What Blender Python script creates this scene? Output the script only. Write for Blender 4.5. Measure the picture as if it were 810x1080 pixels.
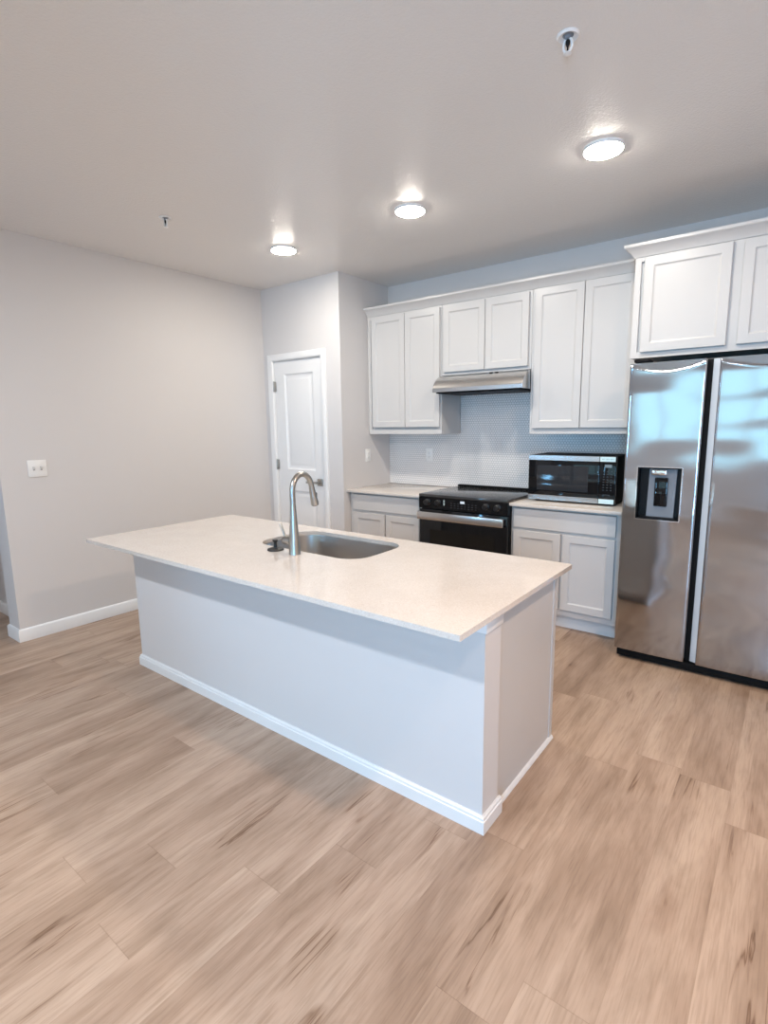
import bpy, bmesh, math, random
from mathutils import Vector, Matrix
random.seed(4)
for o in list(bpy.data.objects): bpy.data.objects.remove(o)
SC = bpy.context.scene
COL = SC.collection
PI = math.pi

# ------------------------------------------------------------------ camera, world, light, exposure
cam_d = bpy.data.cameras.new('camera'); cam = bpy.data.objects.new('camera', cam_d); COL.objects.link(cam)
F_PX = 564.02
cam_d.sensor_fit = 'HORIZONTAL'; cam_d.sensor_width = 36.0; cam_d.lens = 36.0 * F_PX / 810.0
cam_d.clip_start = .05
def set_camera(loc, yaw, pitch, roll):
    f = Vector((-math.sin(yaw)*math.cos(pitch), math.cos(yaw)*math.cos(pitch), math.sin(pitch)))
    r = Vector((math.cos(yaw), math.sin(yaw), 0)); u = r.cross(f)
    r2 = r*math.cos(roll) + u*math.sin(roll); u2 = u*math.cos(roll) - r*math.sin(roll)
    m = Matrix((r2, u2, -f)).transposed().to_4x4(); m.translation = Vector(loc)
    cam.matrix_world = m
set_camera((3.1472, -4.1868, 1.444), .6573, -.1618, -.0141)
SC.camera = cam

SC.view_settings.view_transform = 'Standard'; SC.view_settings.look = 'None'
SC.view_settings.gamma = 1.0; SC.view_settings.use_curve_mapping = False
SC.view_settings.exposure = 0.07
SC.cycles.use_denoising = True
SC.cycles.max_bounces = 10; SC.cycles.diffuse_bounces = 6; SC.cycles.glossy_bounces = 5
SC.cycles.sample_clamp_indirect = 8.0
SC.cycles.caustics_reflective = False; SC.cycles.caustics_refractive = False

w = bpy.data.worlds.new('sky'); SC.world = w; w.use_nodes = True
w.node_tree.nodes['Background'].inputs[0].default_value = (.60, .80, 1.0, 1)
w.node_tree.nodes['Background'].inputs[1].default_value = 1.0

LAMP_STRENGTH = 190.0          # radiance of the kitchen ceiling lamp lenses
LAMP_COLOR = (1.0, .935, .83, 1)
ROOM_LAMP_STRENGTH = 315.0     # and of the row behind the viewer
ROOM_LAMP_COLOR = (.91, 1.0, 1.11, 1)
FILL_LAMP_STRENGTH = 590.0     # assumed warm fill lamp, added off to the right
FILL_LAMP_COLOR = (1.0, .72, .50, 1)
WINDOW_LIGHT = {               # daylight entering each opening: (x0, x1, z0, z1), watts, colour
    'window_1': ((.60, 3.36, 1.02, 2.16), 15.5, (.44, .88, 1.0)),
    'window_2': ((-.72, -.44, .95, 2.05), 36.0, (.22, .60, 1.0)),
    'added_door':   ((3.62, 4.30, .06, 2.10), 160.0, (.24, .60, 1.0)),  # added opening, clear of the fridge's reflection, to supply more blue daylight
}
Y_FRONT = -6.6
for nm, ((x0, x1, z0, z1), pw, colr) in WINDOW_LIGHT.items():
    ld = bpy.data.lights.new('daylight_' + nm, 'AREA'); ld.shape = 'RECTANGLE'
    ld.size = x1 - x0; ld.size_y = z1 - z0; ld.energy = pw; ld.color = colr
    lo = bpy.data.objects.new('daylight_' + nm, ld); COL.objects.link(lo)
    lo.location = ((x0 + x1)/2, Y_FRONT - .13, (z0 + z1)/2); lo.rotation_euler = (PI/2, 0, 0)

# ------------------------------------------------------------------ materials
def new_mat(name):
    m = bpy.data.materials.new(name); m.use_nodes = True
    return m, m.node_tree.nodes, m.node_tree.links, m.node_tree.nodes['Principled BSDF']
def L(links, a, b): links.new(a, b)
def math_n(N, K, op, a, b=None, c=None):
    n = N.new('ShaderNodeMath'); n.operation = op
    for i, v in enumerate((a, b, c)):
        if v is None: continue
        if isinstance(v, (int, float)): n.inputs[i].default_value = v
        else: K.new(v, n.inputs[i])
    return n.outputs[0]
def bump_noise(N, K, P, scale, strength, dist=.002, stretch=(1, 1, 1), detail=2.0):
    tc = N.new('ShaderNodeTexCoord'); mp = N.new('ShaderNodeMapping'); mp.inputs['Scale'].default_value = stretch
    K.new(tc.outputs['Object'], mp.inputs['Vector'])
    nz = N.new('ShaderNodeTexNoise'); nz.inputs['Scale'].default_value = scale; nz.inputs['Detail'].default_value = detail
    K.new(mp.outputs[0], nz.inputs['Vector'])
    bp = N.new('ShaderNodeBump'); bp.inputs['Strength'].default_value = strength; bp.inputs['Distance'].default_value = dist
    K.new(nz.outputs['Fac'], bp.inputs['Height']); K.new(bp.outputs[0], P.inputs['Normal'])
    return nz
def simple(name, col, rough=.5, metal=0.0, bump=None, spec=None, coat=0.0, var=0.0):
    m, N, K, P = new_mat(name)
    P.inputs['Base Color'].default_value = (*col, 1); P.inputs['Roughness'].default_value = rough
    P.inputs['Metallic'].default_value = metal
    if spec is not None: P.inputs['Specular IOR Level'].default_value = spec
    if coat: P.inputs['Coat Weight'].default_value = coat; P.inputs['Coat Roughness'].default_value = .05
    if bump: bump_noise(N, K, P, *bump)
    if var:
        tc = N.new('ShaderNodeTexCoord'); nz = N.new('ShaderNodeTexNoise'); nz.inputs['Scale'].default_value = 3.0
        K.new(tc.outputs['Object'], nz.inputs['Vector'])
        mx = N.new('ShaderNodeMixRGB'); K.new(nz.outputs['Fac'], mx.inputs[0])
        mx.inputs[1].default_value = (*[c*(1-var) for c in col], 1); mx.inputs[2].default_value = (*[min(1, c*(1+var)) for c in col], 1)
        K.new(mx.outputs[0], P.inputs['Base Color'])
    return m

M = {}
M['wall'] = simple('wall_paint', (.65, .63, .625), .6, bump=(220, .10, .001), spec=.3)
M['ceiling'] = simple('ceiling_paint', (.81, .78, .75), .27, bump=(110, .5, .003), spec=.45)
M['trim'] = simple('white_trim_paint', (.80, .80, .80), .35, bump=(90, .03, .001))
M['cabinet'] = simple('white_cabinet_paint', (.57, .555, .545), .32, bump=(160, .03, .0006))
M['toe'] = simple('toe_kick_paint', (.74, .735, .73), .45)
M['plastic_white'] = simple('white_plastic', (.82, .82, .81), .3, var=.01)
M['plastic_shadow'] = simple('outlet_slot_dark', (.10, .10, .10), .6, var=.01)
M['black'] = simple('black_plastic', (.005, .005, .006), .45, spec=.2, var=.05)
M['black_matte'] = simple('black_matte_plastic', (.006, .006, .0065), .7, spec=.15, var=.05)
M['rubber'] = simple('black_rubber', (.012, .012, .012), .45, var=.05)
M['glass_black'] = simple('black_glass', (.004, .0045, .006), .06, spec=.35, var=.02)
M['grey_window'] = simple('smoked_window_glass', (.020, .023, .028), .03, spec=.5, var=.02)
M['oven_glass'] = simple('oven_window_glass', (.008, .007, .006), .10, spec=.35, var=.02)
M['cooktop'] = simple('ceramic_cooktop_glass', (.035, .035, .036), .12, spec=.7, var=.02)
M['grey_plastic'] = simple('grey_plastic', (.20, .22, .25), .35, var=.03)
M['silver_strip'] = simple('satin_silver_trim', (.52, .57, .62), .42, var=.01)
M['film'] = simple('pale_protective_film', (.72, .90, .90), .3, var=.01)
M['print'] = simple('grey_print', (.45, .62, .64), .5, var=.02)
M['mark'] = simple('pale_key_print', (.05, .06, .07), .5, var=.02)
M['knob_dark'] = simple('knob_black', (.007, .007, .008), .3, var=.05)

def metal(name, col, rough, stretch, bump_s=.05, scale=60, wave=0.0):
    m, N, K, P = new_mat(name)
    P.inputs['Metallic'].default_value = 1.0
    tc = N.new('ShaderNodeTexCoord'); mp = N.new('ShaderNodeMapping'); mp.inputs['Scale'].default_value = stretch
    K.new(tc.outputs['Object'], mp.inputs['Vector'])
    nz = N.new('ShaderNodeTexNoise'); nz.inputs['Scale'].default_value = scale; nz.inputs['Detail'].default_value = 3
    K.new(mp.outputs[0], nz.inputs['Vector'])
    mx = N.new('ShaderNodeMixRGB'); K.new(nz.outputs['Fac'], mx.inputs[0])
    mx.inputs[1].default_value = (*[c*.95 for c in col], 1); mx.inputs[2].default_value = (*[min(1, c*1.05) for c in col], 1)
    K.new(mx.outputs[0], P.inputs['Base Color'])
    r = math_n(N, K, 'MULTIPLY_ADD', nz.outputs['Fac'], .06, rough - .03); K.new(r, P.inputs['Roughness'])
    bp = N.new('ShaderNodeBump'); bp.inputs['Strength'].default_value = bump_s; bp.inputs['Distance'].default_value = .0005
    K.new(nz.outputs['Fac'], bp.inputs['Height'])
    if wave:
        mp2 = N.new('ShaderNodeMapping'); mp2.inputs['Scale'].default_value = (1.2, 1, 3.0); K.new(tc.outputs['Object'], mp2.inputs['Vector'])
        n2 = N.new('ShaderNodeTexNoise'); n2.inputs['Scale'].default_value = 2.2; n2.inputs['Detail'].default_value = 0
        K.new(mp2.outputs[0], n2.inputs['Vector'])
        b2 = N.new('ShaderNodeBump'); b2.inputs['Strength'].default_value = 1.0; b2.inputs['Distance'].default_value = wave
        K.new(n2.outputs['Fac'], b2.inputs['Height']); K.new(b2.outputs[0], bp.inputs['Normal'])
    K.new(bp.outputs[0], P.inputs['Normal'])
    return m
M['stainless'] = metal('brushed_stainless_door', (.43, .44, .465), .09, (2, 2, 90), wave=.007)
M['steel'] = metal('brushed_stainless_steel', (.62, .61, .60), .25, (2, 40, 40))
M['sink_steel'] = metal('satin_sink_steel', (.50, .48, .46), .30, (40, 2, 40))
M['nickel'] = metal('brushed_nickel', (.44, .425, .40), .30, (30, 30, 2))
M['chrome'] = metal('polished_chrome', (.75, .75, .76), .10, (10, 10, 10))
M['fridge_case'] = simple('dark_grey_fridge_case', (.05, .05, .055), .45, var=.05)

def mat_lens(col, strength):
    m, N, K, P = new_mat('lamp_lens')
    P.inputs['Base Color'].default_value = (.9, .9, .9, 1)
    P.inputs['Emission Color'].default_value = col; P.inputs['Emission Strength'].default_value = strength
    return m
M['lens'] = mat_lens(LAMP_COLOR, LAMP_STRENGTH); M['fill_lens'] = mat_lens(FILL_LAMP_COLOR, FILL_LAMP_STRENGTH); M['room_lens'] = mat_lens(ROOM_LAMP_COLOR, ROOM_LAMP_STRENGTH)
def mat_display():
    m, N, K, P = new_mat('lit_display')
    P.inputs['Base Color'].default_value = (.02, .02, .02, 1)
    P.inputs['Emission Color'].default_value = (.8, .9, 1, 1); P.inputs['Emission Strength'].default_value = .8
    return m
M['display'] = mat_display()
def mat_display_dim():
    m, N, K, P = new_mat('dim_display')
    P.inputs['Base Color'].default_value = (.02, .02, .02, 1)
    P.inputs['Emission Color'].default_value = (.55, .75, .9, 1); P.inputs['Emission Strength'].default_value = .28
    return m
M['display_dim'] = mat_display_dim()
def mat_glass():
    m, N, K, P = new_mat('window_pane_glass')
    P.inputs['Base Color'].default_value = (1, 1, 1, 1); P.inputs['Roughness'].default_value = 0
    tr = N.new('ShaderNodeBsdfTransparent'); gl = N.new('ShaderNodeBsdfGlossy'); gl.inputs['Roughness'].default_value = .02
    fr = N.new('ShaderNodeFresnel'); mx = N.new('ShaderNodeMixShader'); out = N['Material Output']
    K.new(fr.outputs[0], mx.inputs[0]); K.new(tr.outputs[0], mx.inputs[1]); K.new(gl.outputs[0], mx.inputs[2]); K.new(mx.outputs[0], out.inputs[0])
    return m
M['pane'] = mat_glass()

def mat_quartz():
    m, N, K, P = new_mat('warm_white_quartz')
    tc = N.new('ShaderNodeTexCoord')
    v = N.new('ShaderNodeTexVoronoi'); v.inputs['Scale'].default_value = 330; K.new(tc.outputs['Object'], v.inputs['Vector'])
    sep = N.new('ShaderNodeSeparateColor'); K.new(v.outputs['Color'], sep.inputs[0])
    cr = N.new('ShaderNodeValToRGB'); e = cr.color_ramp.elements
    e[0].position = 0; e[0].color = (.59, .52, .465, 1); e[1].position = .2; e[1].color = (.675, .612, .56, 1)
    a = e.new(.8); a.color = (.685, .622, .57, 1); b = e.new(1); b.color = (.74, .70, .66, 1)
    K.new(sep.outputs[0], cr.inputs[0])
    nz = N.new('ShaderNodeTexNoise'); nz.inputs['Scale'].default_value = 9; nz.inputs['Detail'].default_value = 4; K.new(tc.outputs['Object'], nz.inputs['Vector'])
    mx = N.new('ShaderNodeMixRGB'); mx.blend_type = 'MULTIPLY'; mx.inputs[0].default_value = 1
    c2 = N.new('ShaderNodeValToRGB'); c2.color_ramp.elements[0].position = .3; c2.color_ramp.elements[0].color = (.95, .945, .94, 1); c2.color_ramp.elements[1].position = .7
    K.new(nz.outputs['Fac'], c2.inputs[0]); K.new(cr.outputs[0], mx.inputs[1]); K.new(c2.outputs[0], mx.inputs[2])
    K.new(mx.outputs[0], P.inputs['Base Color'])
    P.inputs['Roughness'].default_value = .13; P.inputs['Specular IOR Level'].default_value = .55
    return m
M['quartz'] = mat_quartz()

def mat_tile():
    # small round mosaic in staggered rows on the x-z plane, grey grout between
    m, N, K, P = new_mat('white_penny_mosaic')
    tc = N.new('ShaderNodeTexCoord'); sp = N.new('ShaderNodeSeparateXYZ'); K.new(tc.outputs['Object'], sp.inputs[0])
    p = .0215; rowh = p*math.sqrt(3)/2
    def cell(ox, oz):
        fx = math_n(N, K, 'FRACT', math_n(N, K, 'MULTIPLY_ADD', sp.outputs[0], 1/p, ox))
        fz = math_n(N, K, 'FRACT', math_n(N, K, 'MULTIPLY_ADD', sp.outputs[2], 1/(2*rowh), oz))
        dx = math_n(N, K, 'SUBTRACT', fx, .5)
        dz = math_n(N, K, 'MULTIPLY', math_n(N, K, 'SUBTRACT', fz, .5), 2*rowh/p)
        return math_n(N, K, 'SQRT', math_n(N, K, 'ADD', math_n(N, K, 'MULTIPLY', dx, dx), math_n(N, K, 'MULTIPLY', dz, dz)))
    d = math_n(N, K, 'MINIMUM', cell(0, 0), cell(.5, .5))
    cr = N.new('ShaderNodeValToRGB'); cr.color_ramp.elements[0].position = .42; cr.color_ramp.elements[0].color = (.80, .785, .78, 1)
    cr.color_ramp.elements[1].position = .49; cr.color_ramp.elements[1].color = (.34, .34, .35, 1)
    K.new(d, cr.inputs[0]); K.new(cr.outputs[0], P.inputs['Base Color'])
    P.inputs['Roughness'].default_value = .22
    bp = N.new('ShaderNodeBump'); bp.inputs['Strength'].default_value = .3; bp.inputs['Distance'].default_value = .001; bp.invert = True
    K.new(d, bp.inputs['Height']); K.new(bp.outputs[0], P.inputs['Normal'])
    return m
M['tile'] = mat_tile()

def mat_floor():
    m, N, K, P = new_mat('oak_vinyl_plank')
    tc = N.new('ShaderNodeTexCoord'); sp = N.new('ShaderNodeSeparateXYZ'); K.new(tc.outputs['Object'], sp.inputs[0])
    X, Y = sp.outputs[0], sp.outputs[1]
    W, LN = .178, 1.22
    u = math_n(N, K, 'MULTIPLY_ADD', X, 1/W, -2.70/W + 100)
    col = math_n(N, K, 'FLOOR', u); fu = math_n(N, K, 'FRACT', u)
    wn = N.new('ShaderNodeTexWhiteNoise'); wn.noise_dimensions = '1D'; K.new(col, wn.inputs['W'])
    v = math_n(N, K, 'ADD', math_n(N, K, 'MULTIPLY_ADD', Y, 1/LN, 60), math_n(N, K, 'MULTIPLY', wn.outputs['Value'], 7.3))
    row = math_n(N, K, 'FLOOR', v); fv = math_n(N, K, 'FRACT', v)
    cid = N.new('ShaderNodeCombineXYZ'); K.new(col, cid.inputs[0]); K.new(row, cid.inputs[1])
    w2 = N.new('ShaderNodeTexWhiteNoise'); w2.noise_dimensions = '2D'; K.new(cid.outputs[0], w2.inputs['Vector'])
    rc = N.new('ShaderNodeSeparateColor'); K.new(w2.outputs['Color'], rc.inputs[0])
    r1, r2, r3 = rc.outputs
    def gvec(sx, sy, off):
        c = N.new('ShaderNodeCombineXYZ')
        K.new(math_n(N, K, 'ADD', math_n(N, K, 'MULTIPLY', X, sx), math_n(N, K, 'MULTIPLY', r1, off)), c.inputs[0])
        K.new(math_n(N, K, 'ADD', math_n(N, K, 'MULTIPLY', Y, sy), math_n(N, K, 'MULTIPLY', r2, off*1.7)), c.inputs[1])
        K.new(math_n(N, K, 'MULTIPLY', r3, off), c.inputs[2])
        return c.outputs[0]
    def noise(vec, scale, detail, dist=0.0, rough=.5):
        n = N.new('ShaderNodeTexNoise'); n.inputs['Scale'].default_value = scale; n.inputs['Detail'].default_value = detail
        n.inputs['Distortion'].default_value = dist; n.inputs['Roughness'].default_value = rough; K.new(vec, n.inputs['Vector']); return n.outputs['Fac']
    def ramp(fac, stops):
        c = N.new('ShaderNodeValToRGB'); e = c.color_ramp.elements
        e[0].position, e[0].color = stops[0][0], (*stops[0][1], 1); e[1].position, e[1].color = stops[-1][0], (*stops[-1][1], 1)
        for p_, c_ in stops[1:-1]: q = e.new(p_); q.color = (*c_, 1)
        K.new(fac, c.inputs[0]); return c.outputs[0]
    def mul(a, b, fac=1.0):
        x = N.new('ShaderNodeMixRGB'); x.blend_type = 'MULTIPLY'
        if isinstance(fac, float): x.inputs[0].default_value = fac
        else: K.new(fac, x.inputs[0])
        K.new(a, x.inputs[1]); K.new(b, x.inputs[2]); return x.outputs[0]
    broad = noise(gvec(6.0, .85, 37.0), 1.0, 5, .8, .56)
    lum = math_n(N, K, 'ADD', broad, math_n(N, K, 'MULTIPLY_ADD', r3, .16, -.08))
    base = ramp(lum, [(.27, (.300, .204, .144)), (.40, (.372, .260, .189)), (.52, (.432, .310, .230)), (.64, (.482, .354, .268)), (.80, (.545, .412, .320))])
    blot = noise(gvec(11.0, 3.2, 63.0), 1.0, 4, .5, .6)
    c = mul(base, ramp(blot, [(.30, (.86, .85, .83)), (.50, (1, 1, 1)), (.72, (1.05, 1.05, 1.06))]))
    fine = noise(gvec(55.0, 3.4, 51.0), 1.0, 4, .8, .6)
    c = mul(c, ramp(fine, [(.30, (.84, .82, .80)), (.5, (1, 1, 1)), (.75, (1.04, 1.04, 1.04))]))
    hair = noise(gvec(190.0, 9.0, 11.0), 1.0, 2)
    c = mul(c, ramp(hair, [(.32, (.88, .865, .85)), (.52, (1, 1, 1))]))
    # dark cracks: thin stretched ridges gated by a sparse mask
    rid = noise(gvec(17.0, .75, 23.0), 1.0, 4, .7, .55)
    rd = math_n(N, K, 'ABSOLUTE', math_n(N, K, 'SUBTRACT', rid, .5))
    mask = noise(gvec(6.5, 1.9, 71.0), 1.0, 1, .4)
    crack = ramp(rd, [(0.0, (.44, .36, .30)), (.007, (.60, .53, .48)), (.022, (.90, .88, .86)), (.05, (1, 1, 1))])
    mf = N.new('ShaderNodeClamp'); K.new(math_n(N, K, 'MULTIPLY', math_n(N, K, 'SUBTRACT', mask, .605), 16.0), mf.inputs[0])
    c = mul(c, crack, mf.outputs[0])
    # knots with a soft brown surround
    warp = noise(gvec(16, 9, 5.0), 1.0, 3)
    wv = N.new('ShaderNodeCombineXYZ'); K.new(math_n(N, K, 'MULTIPLY', warp, .30), wv.inputs[0]); K.new(math_n(N, K, 'MULTIPLY', warp, .22), wv.inputs[1])
    def knots(sx, sy, off, stops):
        vo = N.new('ShaderNodeTexVoronoi'); vo.inputs['Scale'].default_value = 1.0
        vv = N.new('ShaderNodeVectorMath'); vv.operation = 'ADD'; K.new(gvec(sx, sy, off), vv.inputs[0]); K.new(wv.outputs[0], vv.inputs[1])
        K.new(vv.outputs[0], vo.inputs['Vector']); return ramp(vo.outputs['Distance'], stops)
    c = mul(c, knots(4.2, 1.5, 91.0, [(.0, (.46, .39, .34)), (.03, (.60, .53, .48)), (.05, (.80, .76, .73)), (.12, (.93, .91, .90)), (.20, (1, 1, 1))]))
    # seams: faint long edges, clearer butt ends
    eu = math_n(N, K, 'MULTIPLY', math_n(N, K, 'MINIMUM', fu, math_n(N, K, 'SUBTRACT', 1.0, fu)), W)
    ev = math_n(N, K, 'MULTIPLY', math_n(N, K, 'MINIMUM', fv, math_n(N, K, 'SUBTRACT', 1.0, fv)), LN)
    c = mul(c, ramp(math_n(N, K, 'LESS_THAN', eu, .0009), [(0, (1, 1, 1)), (1, (.90, .885, .87))]))
    c = mul(c, ramp(math_n(N, K, 'LESS_THAN', ev, .0012), [(0, (1, 1, 1)), (1, (.80, .775, .755))]))
    K.new(c, P.inputs['Base Color'])
    P.inputs['Roughness'].default_value = .42; P.inputs['Specular IOR Level'].default_value = .4
    bp = N.new('ShaderNodeBump'); bp.inputs['Strength'].default_value = .08; bp.inputs['Distance'].default_value = .001
    K.new(fine, bp.inputs['Height']); K.new(bp.outputs[0], P.inputs['Normal'])
    return m
M['floor'] = mat_floor()

# ------------------------------------------------------------------ mesh builder
class MB:
    def __init__(s): s.bm = bmesh.new()
    def box(s, x0, x1, y0, y1, z0, z1, bevel=0.0, seg=2):
        t = bmesh.new()
        vs = [t.verts.new((x, y, z)) for z in (z0, z1) for y in (y0, y1) for x in (x0, x1)]
        for f in ((0, 2, 3, 1), (4, 5, 7, 6), (0, 1, 5, 4), (2, 6, 7, 3), (0, 4, 6, 2), (1, 3, 7, 5)):
            t.faces.new([vs[i] for i in f])
        if bevel: bmesh.ops.bevel(t, geom=list(t.edges), offset=bevel, segments=seg, affect='EDGES', profile=.5)
        s.join(t); return s
    def join(s, t, mat=None):
        if mat is not None: bmesh.ops.transform(t, matrix=mat, verts=t.verts)
        me = bpy.data.meshes.new('t'); t.to_mesh(me); t.free(); s.bm.from_mesh(me); bpy.data.meshes.remove(me)
    def lathe(s, prof, center=(0, 0, 0), axis=(0, 0, 1), n=32, cap=True):
        # prof: list of (r, h); revolve about axis through center
        t = bmesh.new(); rings = []
        for r, h in prof:
            rings.append([t.verts.new((r*math.cos(2*PI*i/n), r*math.sin(2*PI*i/n), h)) for i in range(n)] if r > 1e-6 else [t.verts.new((0, 0, h))])
        for a, b in zip(rings, rings[1:]):
            for i in range(n):
                j = (i+1) % n
                if len(a) == 1 and len(b) == 1: continue
                if len(a) == 1: t.faces.new((a[0], b[j], b[i]))
                elif len(b) == 1: t.faces.new((a[i], a[j], b[0]))
                else: t.faces.new((a[i], a[j], b[j], b[i]))
        if cap:
            if len(rings[0]) > 1: t.faces.new(list(reversed(rings[0])))
            if len(rings[-1]) > 1: t.faces.new(rings[-1])
        q = Vector((0, 0, 1)).rotation_difference(Vector(axis).normalized())
        s.join(t, Matrix.Translation(Vector(center)) @ q.to_matrix().to_4x4()); return s
    def tube(s, pts, radii, n=20, cap=True):
        pts = [Vector(p) for p in pts]
        if isinstance(radii, (int, float)): radii = [radii]*len(pts)
        t = bmesh.new(); rings = []; ref = None
        for i, p in enumerate(pts):
            d = ((pts[i+1] if i+1 < len(pts) else p) - (pts[i-1] if i else p)).normalized()
            if ref is None: ref = Vector((1, 0, 0)) if abs(d.x) < .9 else Vector((0, 1, 0))
            a = (ref - d*ref.dot(d)).normalized(); ref = a; b = d.cross(a)
            rings.append([t.verts.new(p + (a*math.cos(2*PI*k/n) + b*math.sin(2*PI*k/n))*radii[i]) for k in range(n)])
        for a, b in zip(rings, rings[1:]):
            for k in range(n): t.faces.new((a[k], a[(k+1) % n], b[(k+1) % n], b[k]))
        if cap: t.faces.new(list(reversed(rings[0]))); t.faces.new(rings[-1])
        s.join(t); return s
    def loft(s, rings, cap0=True, cap1=True, closed=True):
        t = bmesh.new(); R = [[t.verts.new(p) for p in r] for r in rings]; n = len(R[0])
        for a, b in zip(R, R[1:]):
            for k in range(n if closed else n-1): t.faces.new((a[k], a[(k+1) % n], b[(k+1) % n], b[k]))
        if cap0: t.faces.new(list(reversed(R[0])))
        if cap1: t.faces.new(R[-1])
        bmesh.ops.recalc_face_normals(t, faces=t.faces)
        s.join(t); return s
    def prism(s, pts, axis, a, b):
        # pts: outline in the two other axes (in xyz order), extruded from a to b along axis
        def P(p, v):
            l = list(p); l.insert('xyz'.index(axis), v); return tuple(l)
        return s.loft([[P(p, a) for p in pts], [P(p, b) for p in pts]])
    def build(s, name, mat, parent=None, smooth=True, angle=35):
        bmesh.ops.recalc_face_normals(s.bm, faces=s.bm.faces) if False else None
        me = bpy.data.meshes.new(name)
        o = bpy.data.objects.new(name, me); COL.objects.link(o)
        if parent is not None:
            o.parent = parent
            org = Vector(); q = parent
            while q is not None: org += q.location; q = q.parent
            bmesh.ops.translate(s.bm, vec=-org, verts=s.bm.verts)
        s.bm.to_mesh(me); s.bm.free()
        me.materials.append(mat)
        if smooth:
            for p in me.polygons: p.use_smooth = True
            try: me.set_sharp_from_angle(angle=math.radians(angle))
            except Exception: pass
        return o
def tag(o, label=None, cat=None, group=None, kind=None):
    if label: o['label'] = label
    if cat: o['category'] = cat
    if group: o['group'] = group
    if kind: o['kind'] = kind
    return o
def thing(name, loc, label, cat, group=None):
    o = bpy.data.objects.new(name, None); COL.objects.link(o); o.location = loc; o.empty_display_size = .1
    return tag(o, label, cat, group)
def struct(name, mb, mat, label=None, cat=None, **k):
    o = mb.build(name, mat, **k); return tag(o, label, cat, kind='structure')
def copy_tree(o, parent=None):
    c = o.copy(); COL.objects.link(c)
    if parent is not None: c.parent = parent
    for ch in list(o.children): copy_tree(ch, c)
    return c
def rrect(x0, x1, y0, y1, r, n=8):
    out = []
    for cx, cy, a0 in ((x1-r, y1-r, 0), (x0+r, y1-r, PI/2), (x0+r, y0+r, PI), (x1-r, y0+r, 3*PI/2)):
        for i in range(n+1):
            a = a0 + PI/2*i/n; out.append((cx + r*math.cos(a), cy + r*math.sin(a)))
    return out

# ------------------------------------------------------------------ measures (metres; x right along the back wall, y into the room's depth, z up)
H = 2.705
YP = -.687            # face of the pantry wall with the door
XL = -.982            # face of the left wall
YE = -2.949           # where the left wall ends
XR, XFL = 4.42, -1.17 # right wall; left wall of the near part of the room
ZC, ZI = .881, .833   # back counters; island counter
UB, UD, UT = 1.361, .319, 2.40   # upper cabinets: bottom, depth, top
R0, R1, K1 = .783, 1.5455, 2.300 # range opening; right end of the counter

# ------------------------------------------------------------------ the room
struct('floor', MB().box(-3.2, XR+.1, Y_FRONT-.1, .1, -.1, 0), M['floor'], 'oak-look vinyl plank floor', 'floor', smooth=False)
struct('ceiling', MB().box(-3.2, XR+.1, Y_FRONT-.1, .1, H, H+.1), M['ceiling'], 'light greige textured ceiling', 'ceiling', smooth=False)
struct('wall_back', MB().box(-1.1, XR+.1, 0, .1, 0, H), M['wall'], 'greige back wall behind the white cabinets', 'wall', smooth=False)
struct('wall_left', MB().box(XL-.188, XL, YE, .1, 0, H), M['wall'], 'long plain greige wall on the left', 'wall', smooth=False)
struct('wall_right', MB().box(XR, XR+.1, Y_FRONT-.1, .1, 0, H), M['wall'], 'greige wall on the right', 'wall', smooth=False)
# pantry: front wall with the door opening, and the side wall towards the cabinets
DX0, DX1, DZ = -.850, -.238, 2.04
mb = MB().box(XL, DX0-.02, YP, YP+.11, 0, H).box(DX1+.02, 0, YP, YP+.11, 0, H).box(DX0-.02, DX1+.02, YP, YP+.11, DZ+.02, H)
struct('wall_pantry_front', mb, M['wall'], 'narrow greige pantry wall around the white door', 'wall', smooth=False)
struct('wall_pantry_side', MB().box(-.11, 0, YP+.11, 0, 0, H), M['wall'], 'greige pantry side wall beside the left cabinets', 'wall', smooth=False)
struct('wall_pantry_inside', MB().box(XL, -.11, -.02, 0, 0, H), M['wall'], 'back of the closed pantry', 'wall', smooth=False)
# hallway opening at the far left
struct('wall_hall_back', MB().box(-3.2, XL-.188, -2.80, -2.70, 0, H), M['wall'], 'shaded hallway wall beyond the left wall end', 'wall', smooth=False)
struct('wall_hall_end', MB().box(-3.2, -3.1, -4.1, -2.80, 0, H), M['wall'], 'end wall of the hallway', 'wall', smooth=False)
struct('wall_hall_front', MB().box(-3.2, XFL-.1, -4.05, -3.95, 0, H), M['wall'], 'near wall of the hallway', 'wall', smooth=False)
struct('wall_near_left', MB().box(XFL-.1, XFL, Y_FRONT-.1, -3.95, 0, H), M['wall'], 'left wall of the near part of the room', 'wall', smooth=False)
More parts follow.
